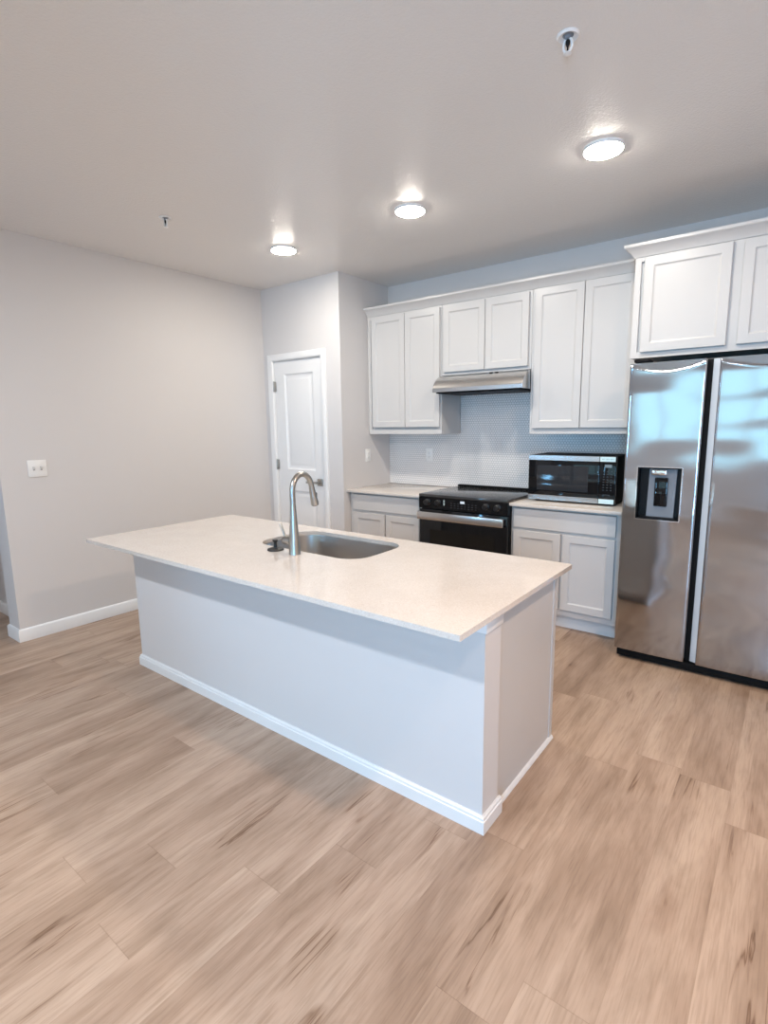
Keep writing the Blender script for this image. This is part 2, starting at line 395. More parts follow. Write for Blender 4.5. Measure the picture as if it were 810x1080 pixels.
# wall behind the camera with windows and an added glazed door
def wall_with_holes(x0, x1, y0, y1, holes):
    mb = MB(); xs = x0
    for (a, b, c, d) in sorted(holes):
        mb.box(xs, a, y0, y1, 0, H); xs = b
        if c > 0: mb.box(a, b, y0, y1, 0, c)
        mb.box(a, b, y0, y1, d, H)
    mb.box(xs, x1, y0, y1, 0, H); return mb
holes = [(a-.03, b+.03, (c-.03 if c > .1 else 0), d+.03) for (a, b, c, d), _, _ in WINDOW_LIGHT.values()]
struct('wall_front', wall_with_holes(XFL-.1, XR+.1, Y_FRONT-.1, Y_FRONT, holes), M['wall'], 'greige wall with windows behind the viewer', 'wall', smooth=False)
for nm, ((a, b, c, d), _, _) in WINDOW_LIGHT.items():
    fb = MB(); t = .045
    fb.box(a-.03, a+t, Y_FRONT-.09, Y_FRONT+.01, c-.03, d+.03).box(b-t, b+.03, Y_FRONT-.09, Y_FRONT+.01, c-.03, d+.03)
    fb.box(a-.03, b+.03, Y_FRONT-.09, Y_FRONT+.01, c-.03 if c > .1 else 0, c+t).box(a-.03, b+.03, Y_FRONT-.09, Y_FRONT+.01, d-t, d+.03)
    if nm == 'window_1':
        for k in (1, 2): fb.box(a+(b-a)*k/3-.03, a+(b-a)*k/3+.03, Y_FRONT-.08, Y_FRONT-.01, c, d)
    fo = struct(nm, fb, M['trim'], {'window_1': 'wide white framed window behind the viewer', 'window_2': 'narrow white framed window behind the viewer', 'added_door': 'added glazed door behind the viewer, there to let in more daylight'}[nm], 'window' if nm != 'added_door' else 'door', smooth=False)
    MB().box(a, b, Y_FRONT-.06, Y_FRONT-.054, c, d).build('pane', M['pane'], fo, smooth=False)

# baseboards
BH, BT = .088, .014
def bb_profile(): return [(0, 0), (BT, 0), (BT, BH-.012), (BT*.55, BH-.003), (BT*.3, BH), (0, BH)]
def baseboard(name, path, label, h=BH):
    # path: list of (x, y) on the wall face, room on the right-hand side when walking along it
    prof = [(d, z*h/BH) for d, z in bb_profile()]
    pts = [Vector((x, y)) for x, y in path]; rings = []
    for i, p in enumerate(pts):
        d0 = (p - pts[i-1]).normalized() if i else None; d1 = (pts[i+1] - p).normalized() if i+1 < len(pts) else None
        n0 = Vector((d0.y, -d0.x)) if d0 else None; n1 = Vector((d1.y, -d1.x)) if d1 else None
        if n0 is None: n = n1
        elif n1 is None: n = n0
        else: n = (n0 + n1); n = n / n.dot(n0)
        rings.append([(p.x + n.x*d, p.y + n.y*d, z) for d, z in prof])
    return struct(name, MB().loft(rings), M['trim'], label, 'baseboard')
baseboard('baseboard_left', [(XL-.188, -2.80), (XL-.188, YE), (XL, YE), (XL, YP-.001)], 'white baseboard along the left wall, wrapping round its end')
baseboard('baseboard_hall', [(-3.1, -2.80), (XL-.188, -2.80)], 'white baseboard in the hallway')
baseboard('baseboard_right', [(XR, 0), (XR, Y_FRONT)], 'white baseboard on the right wall')
baseboard('baseboard_front', [(WINDOW_LIGHT['added_door'][0][0]-.05, Y_FRONT), (XFL, Y_FRONT), (XFL, -3.95)], 'white baseboard below the windows')
baseboard('baseboard_pantry', [(-.16, YP), (0, YP), (0, -.606)], 'white baseboard at the pantry corner')

# pantry door
def door_slab():
    mb = MB(); yf = YP + .012; x0, x1, z0, z1 = DX0, DX1, .01, DZ
    # front face with two raised panels: grid of rails around, lofted rings inside the openings
    t = .035
    px0, px1 = x0+.135, x1-.100
    px0, px1 = x0+.128, x1-.108
    openings = [(px0, px1, .115, .835), (px0, px1, 1.035, 1.922)]
    zs = [z0, .115, .835, 1.035, 1.922, z1]
    for a, b in ((x0, px0), (px1, x1)): mb.box(a, b, yf, yf+t, z0, z1)
    for a, b in ((z0, .115), (.835, 1.035), (1.922, z1)): mb.box(px0, px1, yf, yf+t, a, b)
    for (a, b, c, d) in openings:
        rings = []
        for ins, dep in ((0, 0), (.008, .007), (.018, .011), (.034, .011), (.052, .004), (.06, .003)):
            rings.append([(a+ins, yf+dep, c+ins), (b-ins, yf+dep, c+ins), (b-ins, yf+dep, d-ins), (a+ins, yf+dep, d-ins)])
        mb.loft(rings, cap0=False)
        mb.box(a, b, yf+.02, yf+t, c, d)
    return mb
d1 = struct('door_1', door_slab(), M['trim'], 'white two-panel pantry door', 'door', angle=25)
for zc in (1.815, 1.08, .25):
    hb = MB().box(DX0-.016, DX0+.016, YP-.002, YP+.012, zc-.045, zc+.045, .002)
    hb.lathe([(0, -.05), (.006, -.048), (.006, .048), (0, .05)], (DX0-.001, YP-.005, zc), n=12)
    tag(hb.build('hinge', M['nickel'], d1), 'satin nickel hinge')
hx, hz = -.293, .930
hb = MB().box(hx-.032, hx+.032, YP+.002, YP+.0125, hz-.032, hz+.032, .003)
hb.lathe([(.011, 0), (.010, .045)], (hx, YP+.004, hz), (0, -1, 0), 16)
hb.box(hx-.125, hx+.012, YP-.055, YP-.041, hz-.010, hz+.010, .004)
tag(hb.build('door_handle', M['nickel'], d1), 'satin nickel lever on a square plate')
def casing(x0, x1, z1, wd, yf):
    mb = MB(); prof = [(0, 0), (.007, .012), (.016, .016), (wd-.01, .018), (wd, .014), (wd, 0)]
    # mitred U: walk left leg, head, right leg
    rings = []
    for (ix, iz, sx, sz) in ((x0, 0, -1, 0), (x0, z1, -1, 1), (x1, z1, 1, 1), (x1, 0, 1, 0)):
        rings.append([(ix+sx*d, yf-h, iz+sz*d) for d, h in prof])
    return mb.loft(rings)
struct('trim_1', casing(DX0-.006, DX1+.006, DZ+.004, .062, YP), M['trim'], 'white casing around the pantry door', 'door casing')
mb = MB().box(DX0-.02, DX0-.003, YP, YP+.11, 0, DZ+.003).box(DX1+.003, DX1+.02, YP, YP+.11, 0, DZ+.003).box(DX0-.02, DX1+.02, YP, YP+.11, DZ+.003, DZ+.02)
mb.box(DX0-.003, DX0+.008, YP+.052, YP+.075, 0, DZ+.003).box(DX1-.008, DX1+.003, YP+.052, YP+.075, 0, DZ+.003)
struct('trim_2', mb, M['trim'], 'white jamb of the pantry door', 'door jamb', smooth=False)

# tiled backsplash
bs = MB().box(.002, K1, -.008, -.0005, ZC+.001, UB-.001).box(R0+.002, R1-.002, -.008, -.0005, UB-.001, 1.69)
tag(bs.build('backsplash', M['tile'], smooth=False), 'white penny-round mosaic backsplash between the counters and upper cabinets', 'backsplash')

# ------------------------------------------------------------------ cabinets
def shaker(mb, x0, x1, z0, z1, y, t=.019, rail=.052, flat=False):
    # door with its back at y and its face at y - t
    yf = y - t
    def ring(i, yy): return [(x0+i, yy, z0+i), (x1-i, yy, z0+i), (x1-i, yy, z1-i), (x0+i, yy, z1-i)]
    rings = [ring(0, y), ring(0, yf+.002), ring(.002, yf)]
    if not flat: rings += [ring(rail-.003, yf), ring(rail, yf+.002), ring(rail+.002, yf+.006), ring(rail+.008, yf+.0085)]
    mb.loft(rings); return mb
def face_frame(mb, x0, x1, z0, z1, y, t, stile, rails):
    # stiles and rails in front of the carcass; rails: list of (z0, z1)
    mb.box(x0, x0+stile, y-t, y, z0, z1, .0008, 1).box(x1-stile, x1, y-t, y, z0, z1, .0008, 1)
    for a, b in rails: mb.box(x0+stile, x1-stile, y-t, y, a, b)
def upper(x0, x1, z0, z1, depth, doors, dz, label, center_stile=None):
    c = thing('upper_cabinet', ((x0+x1)/2, 0, z0), label, 'cabinet', 'white upper cabinets')
    mb = MB().box(x0+.001, x1-.001, -depth+.019, -.0015, z0+.012, z1)          # carcass with a recessed bottom
    mb.box(x0+.001, x0+.017, -depth+.019, -.0015, z0, z0+.012).box(x1-.017, x1-.001, -depth+.019, -.0015, z0, z0+.012)
    mb.build('carcass', M['cabinet'], c)
    f = MB(); face_frame(f, x0+.001, x1-.001, z0, z1, -depth+.019, .019, .035, [(z0, z0+.038), (z1-.04, z1)])
    if center_stile: f.box(*center_stile, -depth, -depth+.019, z0+.038, z1-.04)
    f.build('face_frame', M['cabinet'], c)
    for a, b in doors: shaker(MB(), a, b, dz[0], dz[1], -depth-.001).build('door', M['cabinet'], c, angle=20)
    return c
upper(.003, R0, UB, UT, UD, [(.060, .4185), (.4235, .768)], (1.420, 2.372), 'tall two-door white upper cabinet next to the pantry wall')
upper(R0, R1, 1.832, UT, UD, [(.806, 1.172), (1.177, 1.523)], (1.856, 2.372), 'short two-door white upper cabinet directly above the range hood')
upper(R1, 2.286, UB, UT, UD, [(1.570, 1.915), (1.920, 2.262)], (1.402, 2.383), 'tall two-door white upper cabinet above the microwave')
FCX0, FCX1, FCZ, FCD = 2.288, 3.296, 1.818, .60
upper(FCX0, FCX1, FCZ, 2.41, FCD, [(2.345, 2.781), (2.832, 3.252)], (1.850, 2.386), 'deep white cabinet over the refrigerator', (2.765, 2.848))
CR = [(0, 0), (.006, .002), (.010, .012), (.024, .030), (.042, .048), (.050, .052), (.053, .056), (.053, .070), (0, .070)]
def crown_run(path, z0, name, label, end_flat):
    pts = [Vector(p) for p in path]; rings = []
    for i, p in enumerate(pts):
        d0 = (p - pts[i-1]).normalized() if i else None; d1 = (pts[i+1] - p).normalized() if i+1 < len(pts) else None
        n0 = Vector((d0.y, -d0.x)) if d0 else None; n1 = Vector((d1.y, -d1.x)) if d1 else None
        n = n1 if n0 is None else n0 if n1 is None else (n0+n1)/((n0+n1).dot(n0))
        rings.append([(p.x+n.x*a, p.y+n.y*a, z0+b) for a, b in CR])
    tag(MB().loft(rings).build(name, M['cabinet'], angle=25), label, 'moulding')
crown_run([(.004, -UD-.0005), (2.230, -UD-.0005)], 2.386, 'crown_molding', 'long white crown moulding running above the range-side upper cabinets', True)
crown_run([(FCX0-.0005, -UD+.02), (FCX0-.0005, -FCD-.0005), (FCX1, -FCD-.0005)], 2.393, 'crown_molding', 'short white crown moulding above the deep refrigerator cabinet', True)
# side panel right of the fridge
tag(MB().box(FCX1-.02, FCX1-.001, -.62, -.0015, 0, FCZ-.001).build('fridge_end_panel', M['cabinet'], smooth=False), 'white tall end panel on the far side of the refrigerator', 'panel')

def base(x0, x1, doors, drawer, dz, wz, label):
    c = thing('base_cabinet', ((x0+x1)/2, 0, 0), label, 'cabinet', 'white base cabinets')
    MB().box(x0+.002, x1-.002, -.581, -.0015, .108, ZC-.0215).build('carcass', M['cabinet'], c, smooth=False)
    f = MB(); face_frame(f, x0+.002, x1-.002, .108, ZC-.0215, -.581, .019, .034, [(.108, .150), (.668, .715), (.845, ZC-.0215)])
    f.box((doors[0][1]+doors[1][0])/2-.02, (doors[0][1]+doors[1][0])/2+.02, -.600, -.581, .15, .668)
    f.build('face_frame', M['cabinet'], c)
    MB().box(x0+.002, x1-.002, -.530, -.1, 0, .107).build('toe_kick', M['toe'], c, smooth=False)
    for a, b in doors: shaker(MB(), a, b, dz[0], dz[1], -.601).build('door', M['cabinet'], c, angle=20)
    shaker(MB(), drawer[0], drawer[1], wz[0], wz[1], -.601, flat=True).build('drawer_front', M['cabinet'], c, angle=20)
base(.002, R0, [(.046, .397), (.410, .752)], (.046, .752), (.155, .682), (.706, .842), 'white base cabinet with one drawer between the pantry wall and the range')
base(R1, K1, [(1.570, 1.913), (1.927, 2.268)], (1.570, 2.268), (.155, .686), (.706, .842), 'white base cabinet with one drawer under the microwave')
def counter(x0, x1, label):
    tag(MB().box(x0, x1, -.650, -.0005, ZC-.021, ZC, .002).build('countertop', M['quartz']), label, 'countertop', 'back wall countertops')
counter(.001, R0-.001, 'speckled cream quartz countertop left of the range, by the pantry wall')
counter(R1+.001, K1+.004, 'speckled cream quartz countertop right of the range, carrying the microwave')

# ------------------------------------------------------------------ range hood
hd = thing('range_hood', ((R0+R1)/2, 0, 1.69), 'stainless under-cabinet range hood above the black range', 'range hood')
hx0, hx1 = R0+.002, R1-.002
prof = [(-.010, 1.692), (-.462, 1.692), (-.470, 1.694), (-.470, 1.722), (-.466, 1.728)]
for i in range(9):
    a = i/8; prof.append((-.462 + .135*a**1.25, 1.735 + .092*math.sin(a*PI/2)))
prof += [(-.319, 1.829), (-.010, 1.829)]
shell = MB(); shell.loft([[(hx0, y, z) for y, z in prof], [(hx1, y, z) for y, z in prof]])
shell.build('hood_shell', M['steel'], hd, angle=30)
MB().box(hx0+.02, hx1-.02, -.445, -.04, 1.684, 1.6915).build('underside', M['black_matte'], hd, smooth=False)
for k in (0, 1):
    fm = MB().box(hx0+.05+k*.34, hx0+.05+k*.34+.31, -.40, -.10, 1.679, 1.6838, .001)
    for j in range(9): fm.box(hx0+.065+k*.34+j*.032, hx0+.071+k*.34+j*.032, -.39, -.11, 1.677, 1.679)
    tag(fm.build('grease_filter', M['fridge_case'], hd), 'dark mesh grease filter')
for xx in (1.245, 1.292):
    b = MB().box(xx-.011, xx+.011, -.372, -.352, 1.812, 1.8275, .002); b.build('button', M['black'], hd)

# ------------------------------------------------------------------ range
rg = thing('range', ((R0+R1)/2, 0, 0), 'black slide-in electric range with steel oven handle', 'range')
rx0, rx1 = R0+.003, R1-.003
MB().box(rx0, rx1, -.628, -.022, .03, .878).build('range_body', M['black'], rg, smooth=False)
MB().box(rx0-.001, rx1+.001, -.668, -.022, .8785, .9, .003).build('cooktop', M['cooktop'], rg)
MB().box(rx0, rx1, -.055, -.016, .9005, .914, .003).build('rear_trim', M['black_matte'], rg)
for cx_, cy_, rr in ((.98, -.19, .075), (1.35, -.19, .075), (.98, -.48, .105), (1.35, -.48, .09)):
    ring = MB(); ring.lathe([(rr, 0), (rr, .0004), (rr-.002, .0004), (rr-.002, 0)], (cx_, cy_, .9002), n=48, cap=False)
    tag(ring.build('burner_ring', M['mark'], rg), 'thin printed burner ring')
cp = MB().prism([(-.628, .787), (-.664, .787), (-.668, .877), (-.628, .877)], 'x', rx0, rx1).build('control_panel', M['glass_black'], rg, smooth=False)
for xx in (.865, .963, 1.374, 1.465):
    k = MB().lathe([(.0275, 0), (.0275, .006), (.0225, .008), (.021, .026), (.018, .029), (0, .029)], (xx, -.665, .837), (0, -1, 0), 28)
    k.build('knob', M['knob_dark'], cp)
MB().box(1.160, 1.196, -.6678, -.6655, .846, .864).build('display', M['display'], cp, smooth=False)
mk = MB()
for r_ in range(3):
    for c_ in range(8): mk.box(1.075+c_*.030, 1.075+c_*.030+.012, -.6672, -.6655, .806+r_*.017, .809+r_*.017)
tag(mk.build('key_print', M['mark'], cp, smooth=False), 'faint printed touch keys')
mk = MB()
for r_ in range(5): mk.box(1.012, 1.022, -.6674, -.6655, .822+r_*.010, .827+r_*.010)
tag(mk.build('printed_text', M['film'], cp, smooth=False), 'small pale printed lines')
dr = MB().box(rx0+.002, rx1-.002, -.662, -.630, .150, .780, .004).build('oven_door', M['glass_black'], rg)
MB().box(rx0+.10, rx1-.10, -.6636, -.6622, .27, .62, .0005, 1).build('oven_window', M['oven_glass'], dr)
hnd = MB().box(rx0+.012, rx1-.012, -.722, -.700, .705, .768, .006)
hnd.build('oven_handle', M['steel'], dr)
for xx in (rx0+.012, rx1-.036): tag(MB().box(xx, xx+.024, -.7005, -.6625, .715, .755, .003).build('handle_bracket', M['black'], dr), 'black handle bracket')
MB().box(rx0+.002, rx1-.002, -.656, -.630, .035, .143, .004).build('storage_drawer', M['black'], rg)
for xx in (rx0+.03, rx1-.03):
    for yy in (-.60, -.06): MB().lathe([(.016, 0), (.016, .03)], (xx, yy, 0), n=12).build('foot', M['black_matte'], rg)

# ------------------------------------------------------------------ microwave
mw = thing('microwave', (1.90, 0, ZC), 'black and stainless countertop microwave beside the refrigerator', 'microwave')
mx0, mx1, myf, mz0, mz1 = 1.603, 2.206, -.450, ZC+.012, 1.214
MB().box(mx0+.002, mx1-.002, myf+.034, -.085, mz0, mz1, .003).build('housing', M['black_matte'], mw)
dm = MB().box(mx0, 2.1005, myf, myf+.033, mz0, mz1, .003).build('door', M['glass_black'], mw)
MB().box(1.668, 2.030, myf-.0012, myf-.0002, .965, 1.142).build('window', M['grey_window'] if 'grey_window' in M else M['glass_black'], dm, smooth=False)
MB().box(mx0+.001, 2.100, myf-.003, myf-.0004, 1.178, mz1-.001, .001, 1).build('steel_strip', M['steel'], dm)
MB().box(mx0+.001, 2.100, myf-.003, myf-.0004, mz0+.001, .928, .001, 1).build('steel_strip', M['steel'], dm)
cpm = MB().box(2.1025, mx1, myf, myf+.033, mz0, mz1, .003).build('control_panel', M['glass_black'], mw)
MB().box(2.104, mx1-.002, myf-.003, myf-.0004, 1.178, mz1-.001, .001, 1).build('steel_strip', M['steel'], cpm)
MB().box(2.104, mx1-.002, myf-.003, myf-.0004, mz0+.001, .928, .001, 1).build('steel_strip', M['steel'], cpm)
s1 = MB().box(2.104, mx1-.003, myf-.0042, myf-.0031, 1.180, mz1-.003).build('sticker', M['film'], cpm, smooth=False)
tag(s1, 'pale cyan sticker across the top strip')
s2 = MB().box(2.104, mx1-.003, myf-.0042, myf-.0031, mz0+.003, .926).build('sticker', M['film'], cpm, smooth=False)
tag(s2, 'pale cyan sticker across the bottom strip')
pr = MB()
for i, wd in enumerate((.010, .006, .012, .008, .011, .007)): pr.box(2.116+i*.0135, 2.116+i*.0135+wd, myf-.0048, myf-.0043, 1.192+.002*(i % 2), 1.199)
pr.build('printed_line', M['print'], s1, smooth=False)
MB().box(2.135, 2.180, myf-.0012, myf-.0002, 1.140, 1.160).build('display', M['display_dim'], cpm, smooth=False)
kp = MB()
for r_ in range(8):
    for c_ in range(3): kp.box(2.126+c_*.024, 2.126+c_*.024+.011, myf-.001, myf-.0002, .985+r_*.018, .990+r_*.018)
tag(kp.build('key_print', M['mark'], cpm, smooth=False), 'rows of faint printed keys')
MB().box(2.130, 2.175, myf-.001, myf-.0002, .955, .959).build('printed_mark', M['mark'], cpm, smooth=False)
for xx in (mx0+.05, mx1-.05):
    for yy in (myf+.06, -.13): MB().lathe([(.014, 0), (.016, .0125)], (xx, yy, ZC), n=14).build('foot', M['rubber'], mw)

# ------------------------------------------------------------------ refrigerator
fr = thing('refrigerator', (2.80, 0, 0), 'tall stainless side-by-side refrigerator with a water dispenser', 'refrigerator')
FX0, FX1, FX2, FX3 = 2.3485, 2.7306, 2.7882, 3.262
FY, FB = -.841, -.775
FZ0, FZ1 = .062, 1.766
MB().box(FX0+.004, FX3-.004, -.765, -.03, .03, 1.772, .004).build('case', M['fridge_case'], fr)
tag(MB().box(FX0+.01, FX3-.01, -.774, -.7655, .06, 1.752).build('gasket', M['black_matte'], fr, smooth=False), 'black door gasket')
def fridge_door(x0, x1, hole=None):
    t = bmesh.new()
    xm, hw = (x0+x1)/2, (x1-x0)/2
    e = [0, .002, .005, .009]
    xs = [x0+a for a in e] + [x0+.009+(x1-x0-.018)*i/28 for i in range(1, 28)] + [x1-a for a in reversed(e)]
    zs = [FZ0+a for a in e] + [FZ0+.009+(1.66-FZ0-.009)*i/30 for i in range(1, 31)] + [1.66+(FZ1-1.66)*i/44 for i in range(1, 44)] + [FZ1-.002, FZ1]
    if hole:
        def snap(v, arr):
            i = min(range(len(arr)), key=lambda k: abs(arr[k]-v)); arr[i] = v
        snap(hole[0], xs); snap(hole[1], xs); snap(hole[2], zs); snap(hole[3], zs)
    def edge(d, r=.009):
        return 0 if d >= r else r - math.sqrt(max(0, r*r-(r-d)**2))
    def yf(x, z):
        u = (x-xm)/hw
        y = FY + .004*u*u                                  # slight bow
        y += edge(min(x-x0, x1-x)) + edge(z-FZ0)
        zc = FZ1 - .010 - .046*(1-u*u)                     # smile-shaped top cut
        if z > zc: y += .004*min(1, (z-zc)/.004) + .10*max(0, z-zc)
        elif z > zc-.006: y -= .0012*math.sin((z-zc+.006)/.006*PI)
        return min(y, FB-.01)
    V = [[t.verts.new((x, yf(x, z), z)) for x in xs] for z in zs]
    for j in range(len(zs)-1):
        for i in range(len(xs)-1):
            if hole and xs[i] >= hole[0]-1e-6 and xs[i+1] <= hole[1]+1e-6 and zs[j] >= hole[2]-1e-6 and zs[j+1] <= hole[3]+1e-6: continue
            t.faces.new((V[j][i], V[j][i+1], V[j+1][i+1], V[j+1][i]))
    # sides and back
    border = [V[0][i] for i in range(len(xs))] + [V[j][-1] for j in range(1, len(zs))] + [V[-1][i] for i in range(len(xs)-2, -1, -1)] + [V[j][0] for j in range(len(zs)-2, 0, -1)]
    bk = [t.verts.new((v.co.x, FB, v.co.z)) for v in border]
    for i in range(len(border)):
        k = (i+1) % len(border); t.faces.new((border[k], border[i], bk[i], bk[k]))
    if not hole: t.faces.new(bk)
    mb = MB(); mb.join(t); return mb
HX0, HX1, HZ0, HZ1 = 2.424, 2.652, .882, 1.183
ld_ = fridge_door(FX0, FX1, (HX0, HX1, HZ0, HZ1)).build('freezer_door', M['stainless'], fr, angle=50)
rd_ = fridge_door(FX2, FX3).build('fridge_door', M['stainless'], fr, angle=50)
tag(ld_, 'left stainless door holding the dispenser'); tag(rd_, 'wider right stainless door')
# recessed grips on the meeting edges
tag(MB().box(FX1-.004, FX1+.0255, -.802, -.776, FZ0+.003, FZ1-.002, .002).build('grip_recess', M['black_matte'], ld_), 'black recessed grip')
tag(MB().prism([(2.7565, -.776), (2.7565, -.810), (2.760, -.814), (FX2+.004, -.829), (FX2+.004, -.776)], 'z', FZ0+.010, FZ1-.002).build('grip_strip', M['silver_strip'], rd_, smooth=False), 'pale silver vertical grip strip')
# dispenser
dsp = MB()
yb = -.781
def open_box(mb, x0, x1, z0, z1, ya, yb_, tk):
    mb.box(x0, x0+tk, ya, yb_, z0, z1).box(x1-tk, x1, ya, yb_, z0, z1).box(x0+tk, x1-tk, ya, yb_, z0, z0+tk).box(x0+tk, x1-tk, ya, yb_, z1-tk, z1)
    mb.box(x0, x1, yb_, yb_+.004, z0, z1)
open_box(dsp, HX0, HX1, HZ0, HZ1, FY+.004, yb, .006)
dso = dsp.build('dispenser', M['black'], ld_, smooth=False)
tag(dso, 'black water and ice dispenser bay')
fb = MB(); 
for a in ((HX0-.004, HX1+.004, HZ1-.001, HZ1+.004), (HX0-.004, HX1+.004, HZ0-.004, HZ0+.001), (HX0-.004, HX0+.001, HZ0, HZ1), (HX1-.001, HX1+.004, HZ0, HZ1)):
    fb.box(a[0], a[1], FY-.001, FY+.008, a[2], a[3])
tag(fb.build('dispenser_frame', M['chrome'], ld_, smooth=False), 'thin bright dispenser frame')
bp_ = MB().prism([(HX0+.050, HZ0+.012), (HX1-.036, HZ0+.012), (HX1-.030, HZ1-.012), (HX0+.056, HZ1-.012)], 'y', yb-.0165, yb-.001)
tag(bp_.build('dispenser_panel', M['grey_plastic'], ld_, smooth=False), 'grey dispenser back panel')
tag(MB().box(HX0+.088, HX1-.072, yb-.030, yb-.017, HZ0+.075, HZ1-.060, .004).build('paddle', M['glass_black'], ld_), 'dark dispenser paddle')
tag(MB().box(HX0+.070, HX1-.078, yb-.045, yb-.017, HZ1-.045, HZ1-.014, .005).build('nozzle', M['chrome'], ld_), 'silver dispenser nozzle')
tag(MB().box(HX0+.02, HX1-.02, yb-.05, yb-.001, HZ0+.0065, HZ0+.0115, .001).build('drip_tray', M['black'], ld_), 'black drip tray')
MB().box(FX0+.012, FX3-.012, -.815, -.72, .012, .058, .006).build('base_grille', M['black_matte'], fr)
for xx in (FX0+.05, FX3-.05):
    for yy in (-.70, -.12): MB().lathe([(.02, 0), (.02, .03)], (xx, yy, 0), n=12).build('foot', M['black_matte'], fr)
for xx in (FX0+.012, FX3-.092): MB().box(xx, xx+.08, -.80, -.70, 1.7735, 1.790, .003).build('hinge_cover', M['black_matte'], fr)

# ------------------------------------------------------------------ island
isl = thing('kitchen_island', (1.2, -2.26, 0), 'large pale island base under the quartz top', 'kitchen island')
PX0, PX1, PY0, PYB = .044, 2.370, -2.6327, -2.510
IZ0 = ZI - .020
MB().box(PX0, PX1, PY0, PYB, 0, .749).build('knee_wall', M['wall'], isl, smooth=False)
tag(MB().box(PX0-.010, PX1+.010, PY0-.010, PYB, .7495, IZ0-.0005, .002).build('cap_trim', M['trim'], isl), 'white cap trim under the top')
CX0, CX1, CY1 = .058, 2.352, -1.916
MB().box(CX0, CX1-.012, PYB+.0005, CY1-.02, .1, .55).box(CX0, CX1-.012, PYB+.0005, -2.43, .55, IZ0-.001).box(CX0, .82, -2.43, CY1-.02, .55, IZ0-.001).box(1.68, CX1-.012, -2.43, CY1-.02, .55, IZ0-.001).box(.82, 1.68, -1.955, CY1-.02, .55, IZ0-.001).build('cabinet_box', M['cabinet'], isl, smooth=False)
MB().box(CX0, CX1-.012, PYB+.0005, CY1-.09, 0, .0995).build('toe_kick', M['toe'], isl, smooth=False)
MB().box(CX1-.0115, CX1, PYB+.0005, CY1, 0, IZ0-.001).build('end_panel', M['cabinet'], isl, smooth=False)
ff = MB(); nd = 5; wdt = (CX1-.012-CX0)/nd
ff.box(CX0, CX1-.012, CY1-.0195, CY1, .1, .13).box(CX0, CX1-.012, CY1-.0195, CY1, IZ0-.04, IZ0-.001)
ff.box(CX1-.012, CX1+.004, CY1-.03, CY1+.0015, .0, IZ0-.001)
for k in range(nd+1):
    xx = CX0 + k*wdt; ff.box(max(CX0, xx-.02), min(CX1-.012, xx+.02), CY1-.0195, CY1, .13, IZ0-.04)
ff.build('face_frame', M['cabinet'], isl)
for k in range(nd):
    q = MB(); shaker(q, CX0+k*wdt+.012, CX0+(k+1)*wdt-.012, .125, .77, 0)
    bmesh.ops.transform(q.bm, matrix=Matrix.Translation((0, CY1+.0005, 0)) @ Matrix.Diagonal((1, -1, 1, 1)), verts=q.bm.verts)
    bmesh.ops.reverse_faces(q.bm, faces=q.bm.faces)
    q.build('door', M['cabinet'], isl, angle=20)
# baseboard wrapped round the knee wall and a small shoe along the end panel
def island_base():
    prof = [(0, 0), (BT, 0), (BT, .048), (.010, .051), (.010, .060), (.005, .066), (0, .066)]
    path = [(PX0, PYB), (PX0, PY0), (PX1, PY0), (PX1, PYB+.012)]
    pts = [Vector(p) for p in path]; rings = []
    for i, p in enumerate(pts):
        d0 = (p - pts[i-1]).normalized() if i else None; d1_ = (pts[i+1] - p).normalized() if i+1 < len(pts) else None
        n0 = Vector((d0.y, -d0.x)) if d0 else None; n1 = Vector((d1_.y, -d1_.x)) if d1_ else None
        n = n1 if n0 is None else n0 if n1 is None else (n0+n1)/((n0+n1).dot(n0))
        rings.append([(p.x+n.x*a, p.y+n.y*a, b) for a, b in prof])
    return MB().loft(rings)
island_base().build('baseboard', M['trim'], isl, angle=25)
sh = [(CX1, 0), (CX1+.013, 0), (CX1+.012, .006), (CX1+.007, .013), (CX1, .016)]
q = MB(); q.loft([[(x, PYB+.0125, z) for x, z in sh], [(x, CY1+.002, z) for x, z in sh]]); q.build('shoe_molding', M['trim'], isl)

# countertop with sink cut-out
SX0, SX1, SY0, SY1, SR = .885, 1.600, -2.400, -1.985, .115
def slab():
    t = bmesh.new(); out = rrect(.0166, 2.4127, -2.8804, -1.8971, .004, 2); inn = rrect(SX0, SX1, SY0, SY1, SR, 10)
    loops = {}
    for z in (IZ0, ZI):
        o = [t.verts.new((x, y, z)) for x, y in out]; i = [t.verts.new((x, y, z)) for x, y in inn]
        es = [t.edges.new((l[k], l[(k+1) % len(l)])) for l in (o, i) for k in range(len(l))]
        bmesh.ops.triangle_fill(t, use_beauty=True, edges=es); loops[z] = (o, i)
    for k in (0, 1):
        a, b = loops[IZ0][k], loops[ZI][k]
        for j in range(len(a)): t.faces.new((a[j], a[(j+1) % len(a)], b[(j+1) % len(a)], b[j]))
    bmesh.ops.recalc_face_normals(t, faces=t.faces)
    mb = MB(); mb.join(t); return mb
tag(slab().build('island_countertop', M['quartz'], angle=30), 'large speckled cream quartz island countertop with a sink cut-out', 'countertop')
sk = thing('sink', ((SX0+SX1)/2, (SY0+SY1)/2, IZ0-.2), 'undermount stainless sink set in the island countertop', 'sink')
b = MB(); rr = []
for ins, z in ((-.018, IZ0-.0008), (.003, IZ0-.0008), (.004, IZ0-.006), (.008, IZ0-.150), (.016, IZ0-.172), (.034, IZ0-.188), (.060, IZ0-.194)):
    rr.append([(x, y, z) for x, y in rrect(SX0+ins, SX1-ins, SY0+ins, SY1-ins, max(.03, SR-ins*.9), 10)])
rr.append([(x, y, IZ0-.198) for x, y in rrect(1.19, 1.29, -2.24, -2.14, .049, 10)])
b.loft(rr, cap0=False, cap1=True); b.build('basin', M['sink_steel'], sk, angle=40)
